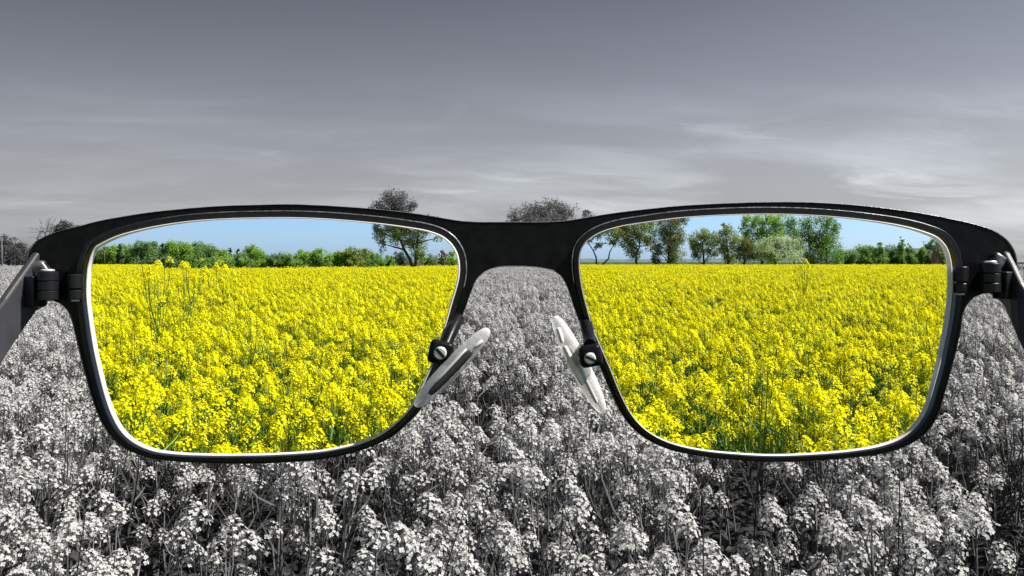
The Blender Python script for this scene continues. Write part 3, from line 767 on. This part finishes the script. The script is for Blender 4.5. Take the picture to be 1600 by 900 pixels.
for lo, sgn in ((llo, -1), (rlo, 1)):
    # raised eyewire round each lens; narrow at the sides and bottom, wide along the brow
    cy_ = lo[:, 1].mean()
    wdt = 9.0 + 1.5 * np.clip((cy_ - lo[:, 1]) / 150, -1, 1)
    own(plate('eyewire', [offs(lo, wdt), lo], D - .0012, .00055, .00016, satin, None, 3))
    # polished bevelled edge of the lens showing inside the eyewire, thicker towards the outer side
    cxm = lo[:, 0].mean(); rel = (lo[:, 0] - cxm) / 290 * sgn; below = np.clip((lo[:, 1] - cy_) / 180, -1, 1)
    if sgn < 0: th = 0.7 + 3.0 * np.clip(rel, 0, 1) ** 2 + 1.1 * np.clip(below, 0, 1) + 1.8 * np.clip(-rel, 0, 1) ** 3
    else: th = 0.4 + 4.6 * np.clip(rel, 0, 1) ** 3
    ring('lens_edge', offs(lo, -th * .5 + .5), th * .5 + .5, D - .0020, rimw)
    # added pale wire imitating the glint where the eyewire meets the brow
    up = [i for i in range(len(lo)) if lo[i, 1] < cy_ - 60]
    br = offs(lo, 11.0 * np.ones(len(lo)))
    k = next((j for j in range(1, len(up)) if up[j] - up[j - 1] != 1), 0)
    seq = up[k:] + up[:k]
    rr_ = .45 + .55 * np.clip(((br[seq, 0] - 800) / 650) * -sgn + .75, 0, 1)
    tbm = MB(); tbm.tube([gp(*br[j], D - .0017) for j in seq], list(rr_ * 1.25 * SC), 8); own(put('brow_highlight', tbm.data('brow_highlight', [glint_mat], True)))

# lens glass: a ray that meets it carries on through the coloured twin of the field (its mirror image
# south of the viewer); the mapping is a plain reflection, so it holds from every viewpoint
lm = bpy.data.materials.new('colour_lens'); lm.use_nodes = True
t = lm.node_tree; n = t.nodes; l = t.links; n.clear()
o_ = n.new('ShaderNodeOutputMaterial'); rp = n.new('ShaderNodeBsdfRayPortal'); ge = n.new('ShaderNodeNewGeometry')
v1 = n.new('ShaderNodeVectorMath'); v1.operation = 'MULTIPLY'; v1.inputs[1].default_value = (1, -1, 1)
v2 = n.new('ShaderNodeVectorMath'); v2.operation = 'MULTIPLY'; v2.inputs[1].default_value = (-1, 1, -1)
l.new(ge.outputs['Position'], v1.inputs[0]); l.new(v1.outputs[0], rp.inputs['Position'])
l.new(ge.outputs['Incoming'], v2.inputs[0]); l.new(v2.outputs[0], rp.inputs['Direction'])
rp.inputs['Color'].default_value = (.99, .99, .99, 1)
l.new(rp.outputs[0], o_.inputs['Surface'])
for lo in (llo, rlo):
    own(plate('lens', [offs(lo, .4)], D + .0001, .0005, .00005, lm, None, 1))

# temples: slabs sweeping towards and past the viewer
def temple(sgn, S):
    mb = MB(); th = .0011; V = []
    for (x, y, zt, zb) in S:
        for (dx, z) in ((0, zt), (sgn * th, zt), (sgn * th, zb), (0, zb)): V.append((x + dx, y, z))
    n = len(S); Fc = [(3, 2, 1, 0), tuple(4 * (n - 1) + k for k in range(4))]
    for i in range(n - 1):
        for k in range(4):
            a = 4 * i + k; b = 4 * i + (k + 1) % 4; Fc.append((a, b, b + 4, a + 4))
    if sgn > 0: Fc = [f[::-1] for f in Fc]
    me = mesh_data('temple', V, Fc, [templem])
    import bmesh
    bm = bmesh.new(); bm.from_mesh(me)
    bmesh.ops.recalc_face_normals(bm, faces=bm.faces)
    ed = [e_ for e_ in bm.edges if abs((e_.verts[0].co - e_.verts[1].co).normalized().y) > .25]
    bmesh.ops.bevel(bm, geom=ed, offset=.0004, segments=3, affect='EDGES', profile=.5)
    bm.to_mesh(me); bm.free()
    own(put('temple', me))
def sec(u, vt, vb, y): a = gp(u, vt, y); b = gp(u, vb, y); return (a.x, y, a.z, b.z)
temple(-1, [sec(74, 388, 478, D + .0006), sec(59, 396, 486, .1288), sec(35, 430, 520, .1266), sec(11, 464, 556, .1244), sec(-20, 507, 612, .1220), (-.0735, .112, H - .0150, H - .0250),
            (-.0745, .09, H - .024, H - .035), (-.076, .04, H - .040, H - .050), (-.077, .0, H - .050, H - .058), (-.0765, -.015, H - .060, H - .066)])
temple(1, [sec(1556, 384, 466, D + .0006), sec(1568, 395, 480, .1288), sec(1578, 414, 504, .1270), sec(1591, 442, 535, .1254), sec(1625, 492, 605, .1220), (.0735, .112, H - .0140, H - .0240),
           (.0745, .09, H - .023, H - .034), (.076, .04, H - .039, H - .049), (.077, .0, H - .049, H - .057), (.0765, -.015, H - .059, H - .065)])

def cyl(mb, c, r, hh, axis='Z', k=28, m=0, bev=.0):
    a = Vector(c); 
    if axis == 'Z': ax = Vector((0, 0, 1))
    else: ax = Vector((0, -1, 0))
    b = bev or r * .12
    mb.tube([a - ax * hh, a - ax * (hh - b), a + ax * (hh - b), a + ax * hh], [r - b, r, r, r - b], k, m)
def rbox(name, c, h, rot, m_, bev):
    import bmesh
    mb = MB(); mb.box(c, h, rot); me = mb.data(name, [m_])
    bm = bmesh.new(); bm.from_mesh(me); bmesh.ops.recalc_face_normals(bm, faces=bm.faces)
    bmesh.ops.bevel(bm, geom=list(bm.edges), offset=bev, segments=4, affect='EDGES', profile=.5)
    for f in bm.faces: f.smooth = True
    bm.to_mesh(me); bm.free(); me.set_sharp_from_angle(angle=R(50))
    return me
def hinge(u, v0, v1, ub, vb0, vb1, sg):
    y = D - .0030
    c = gp(u, (v0 + v1) / 2, y); r = 15.5 * y / F; hh = (v1 - v0) / 2 * y / F
    mb = MB(); e_ = hh / 3
    for k in (-1, 0, 1): cyl(mb, c + Vector((0, 0, k * e_ * 2)), r * (1 if k else .97), e_ * .985, bev=r * .07)
    me = mb.data('hinge_barrel', [satin], True); me.set_sharp_from_angle(angle=R(35))
    h = own(put('hinge', me))
    sc_ = MB(); cyl(sc_, c + Vector((0, 0, hh + r * .10)), r * .62, r * .12); sm = sc_.data('screw', [steel], True); sm.set_sharp_from_angle(angle=R(35))
    s_ = own(put('screw', sm)); s_.parent = h; s_.matrix_parent_inverse = h.matrix_parent_inverse.inverted() @ Matrix.Translation((0, -D, -H)) if False else Matrix.Identity(4)
    sl = MB(); sl.box(c + Vector((0, 0, hh + r * .24)), (r * .6, r * .09, r * .02)); k2 = put('screw_slot', sl.data('screw_slot', [slotm])); k2.parent = h
    # leaf joining the barrel to the temple, and the small foot soldered to the frame
    cb = gp(ub, (vb0 + vb1) / 2, y + .0006)
    rot = Matrix.Rotation(R(sg * 24), 3, 'Z')
    lf = put('hinge_leaf', rbox('hinge_leaf', cb, ((abs(ub - u) * .55) * y / F, .0012, (vb1 - vb0) / 2 * y / F), rot, satin, .00025)); lf.parent = h
    cf = gp(u + sg * -2, (v0 + v1) / 2 - 14, D - .0012)
    ft = put('solder_joint', rbox('solder_joint', cf + Vector((sg * .0008, 0, .0004)), (.0012, .0008, .0019), Matrix.Rotation(R(sg * 35), 3, 'Y'), worn, .0006)); ft.parent = h
hinge(75, 424, 469, 55, 431, 479, -1)
hinge(1547, 411, 457, 1570, 424, 467, 1)
def rim_lock(u, v0, v1):
    y = D - .0022; c = gp(u, (v0 + v1) / 2, y); r = 11.5 * y / F; hh = (v1 - v0) / 2 * y / F
    mb = MB(); cyl(mb, c + Vector((0, 0, hh * .42)), r, hh * .56, bev=r * .1); cyl(mb, c - Vector((0, 0, hh * .62)), r, hh * .36, bev=r * .1)
    me = mb.data('rim_lock', [satin], True); me.set_sharp_from_angle(angle=R(35)); h = own(put('rim_lock', me))
    s_ = MB(); cyl(s_, c - Vector((0, 0, hh * 1.06)), r * .55, hh * .08); q = put('screw', s_.data('screw', [steel], True)); q.parent = h
rim_lock(118, 428, 468)
rim_lock(1501, 416, 458)

# nose pads
clear = bpy.data.materials.new('pad_silicone'); clear.use_nodes = True
t = clear.node_tree; n = t.nodes; l = t.links
p = n['Principled BSDF']; p.inputs['Base Color'].default_value = (.96, .955, .94, 1); p.inputs['Roughness'].default_value = .35
p.inputs['Specular IOR Level'].default_value = .5
tp = n.new('ShaderNodeBsdfTransparent'); tl = n.new('ShaderNodeBsdfTranslucent'); tl.inputs[0].default_value = (.92, .91, .89, 1)
lw = n.new('ShaderNodeLayerWeight'); lw.inputs[0].default_value = .35
m1 = n.new('ShaderNodeMixShader'); m1.inputs[0].default_value = .55; l.new(p.outputs[0], m1.inputs[1]); l.new(tl.outputs[0], m1.inputs[2])
m2 = n.new('ShaderNodeMixShader'); mr = n.new('ShaderNodeMapRange'); mr.inputs[3].default_value = .46; mr.inputs[4].default_value = .85
l.new(lw.outputs['Facing'], mr.inputs[0]); l.new(mr.outputs[0], m2.inputs[0]); l.new(tp.outputs[0], m2.inputs[1]); l.new(m1.outputs[0], m2.inputs[2])
l.new(m2.outputs[0], n['Material Output'].inputs['Surface'])
corel = mat('pad_core_light', (.74, .70, .66), .4, .4)
cored = mat('pad_core_dark', (.03, .03, .03), .4, .5)

def ellipsoid_pad(name, a, b, wd, dp, y, m_, pw=1.0, k=18, n_=26):
    """long leaf-shaped body from pixel a to pixel b, half width wd px, half depth dp m"""
    A = gp(a[0], a[1], y); B = gp(b[0], b[1], y); ax = (B - A); Ln = ax.length; ax.normalize(); s_ = ax.cross(Vector((0, 1, 0))).normalized()
    V = []; Fc = []
    for i in range(n_ + 1):
        t = i / n_; th = math.pi * t; x = (1 - math.cos(th)) / 2; r = math.sin(th) ** pw
        for j in range(k):
            q = 2 * math.pi * j / k
            V.append(A + ax * (x * Ln) + s_ * (math.cos(q) * r * wd * y / F) + Vector((0, math.sin(q) * r * dp, 0)))
    for i in range(n_):
        for j in range(k):
            Fc.append((i * k + j, i * k + (j + 1) % k, (i + 1) * k + (j + 1) % k, (i + 1) * k + j))
    me = mesh_data(name, V, Fc, [m_], None, True)
    import bmesh
    bm = bmesh.new(); bm.from_mesh(me); bmesh.ops.remove_doubles(bm, verts=bm.verts, dist=1e-6); bmesh.ops.recalc_face_normals(bm, faces=bm.faces); bm.to_mesh(me); bm.free()
    return me
def strip(name, a, b, wd, dp, y, m_):
    A = gp(a[0], a[1], y); B = gp(b[0], b[1], y); c = (A + B) / 2; dv = B - A; ang = math.atan2(dv.x, dv.z)
    return rbox(name, c, (wd * y / F, dp, dv.length / 2), Matrix.Rotation(ang, 3, 'Y'), m_, min(wd * y / F, dp) * .45)
def nose_pad(a, b, wd, box, boxr, scr, arm, side_, core, boxrot, fwd):
    y = D - .0065
    pd = own(put('nose_pad', ellipsoid_pad('nose_pad', a, b, wd, .0011, y, clear, .72)))
    for nm, ca, cb_, cw, cd, cm in core:
        o = put(nm, ellipsoid_pad(nm, ca, cb_, cw, cd, y - (.0010 if cm is cored else .0007), cm, .38)); o.parent = pd
    yb = D - fwd; c = gp(box[0], box[1], yb)
    holder = own(put('pad_holder', rbox('pad_holder', c, (boxr * yb / F, .0016, boxr * .98 * yb / F), Matrix.Rotation(R(boxrot), 3, 'Y'), black, .00065)))
    # arm: bent wire from the eyewire to the holder
    am = MB(); P = [gp(arm[0][0], arm[0][1], D - .0006), gp(arm[1][0], arm[1][1], D - .0028), gp(arm[2][0], arm[2][1], D - .0042), gp(arm[3][0], arm[3][1], D - fwd)]
    am.tube(P, [9.5 * SC, 9.8 * SC, 9 * SC, 10 * SC], 16); me = am.data('pad_arm', [black], True); me.set_sharp_from_angle(angle=R(60)); q = put('pad_arm', me); q.parent = holder
    sc_ = MB(); cs = gp(scr[0], scr[1], yb - .0018); cyl(sc_, cs, scr[2] * yb / F, .00035, 'Y', bev=.00018); me = sc_.data('screw', [steel], True); me.set_sharp_from_angle(angle=R(40)); q = put('screw', me); q.parent = holder
    sl = MB(); sl.box(cs + Vector((0, -.00036, 0)), (scr[2] * .96 * yb / F, .00004, scr[2] * .26 * yb / F), Matrix.Rotation(R(scr[3]), 3, 'Y')); q = put('screw_slot', sl.data('screw_slot', [slotm])); q.parent = holder
    st_ = MB(); A = gp(*side_[0], y + .0004); B = gp(*side_[1], y + .0004); st_.tube([A, B], 8 * SC, 10); q = put('pad_clip', st_.data('pad_clip', [black], True)); q.parent = holder
nose_pad((764, 514), (649, 635), 15.5, (689, 550), 18.5, (688, 551.5, 9.8, 48), [(716, 498), (708, 512), (702, 526), (696, 540)], [(692, 562), (712, 556)], 
         [('pad_core', (737, 548), (671, 616), 6.5, .0005, cored), ('pad_insert', (729, 545), (681, 598), 3.0, .0008, corel), ('pad_tab', (754, 532), (741, 544), 3.2, .0006, corel)], 12, .0052)
nose_pad((866, 494), (943, 645), 15.5, (922, 555), 17.5, (922, 560, 8.8, 25), [(914, 499), (917, 512), (920, 526), (922, 540)], [(900, 545), (915, 556)],
         [('pad_core', (882, 540), (911, 601), 5.5, .0006, corel), ('pad_insert', (890, 541), (933, 630), 4.0, .0004, mat('pad_core_grey', (.45, .43, .41), .4, .5)), ('pad_tab', (872, 512), (879, 536), 4.0, .0005, corel)], -10, .0088)
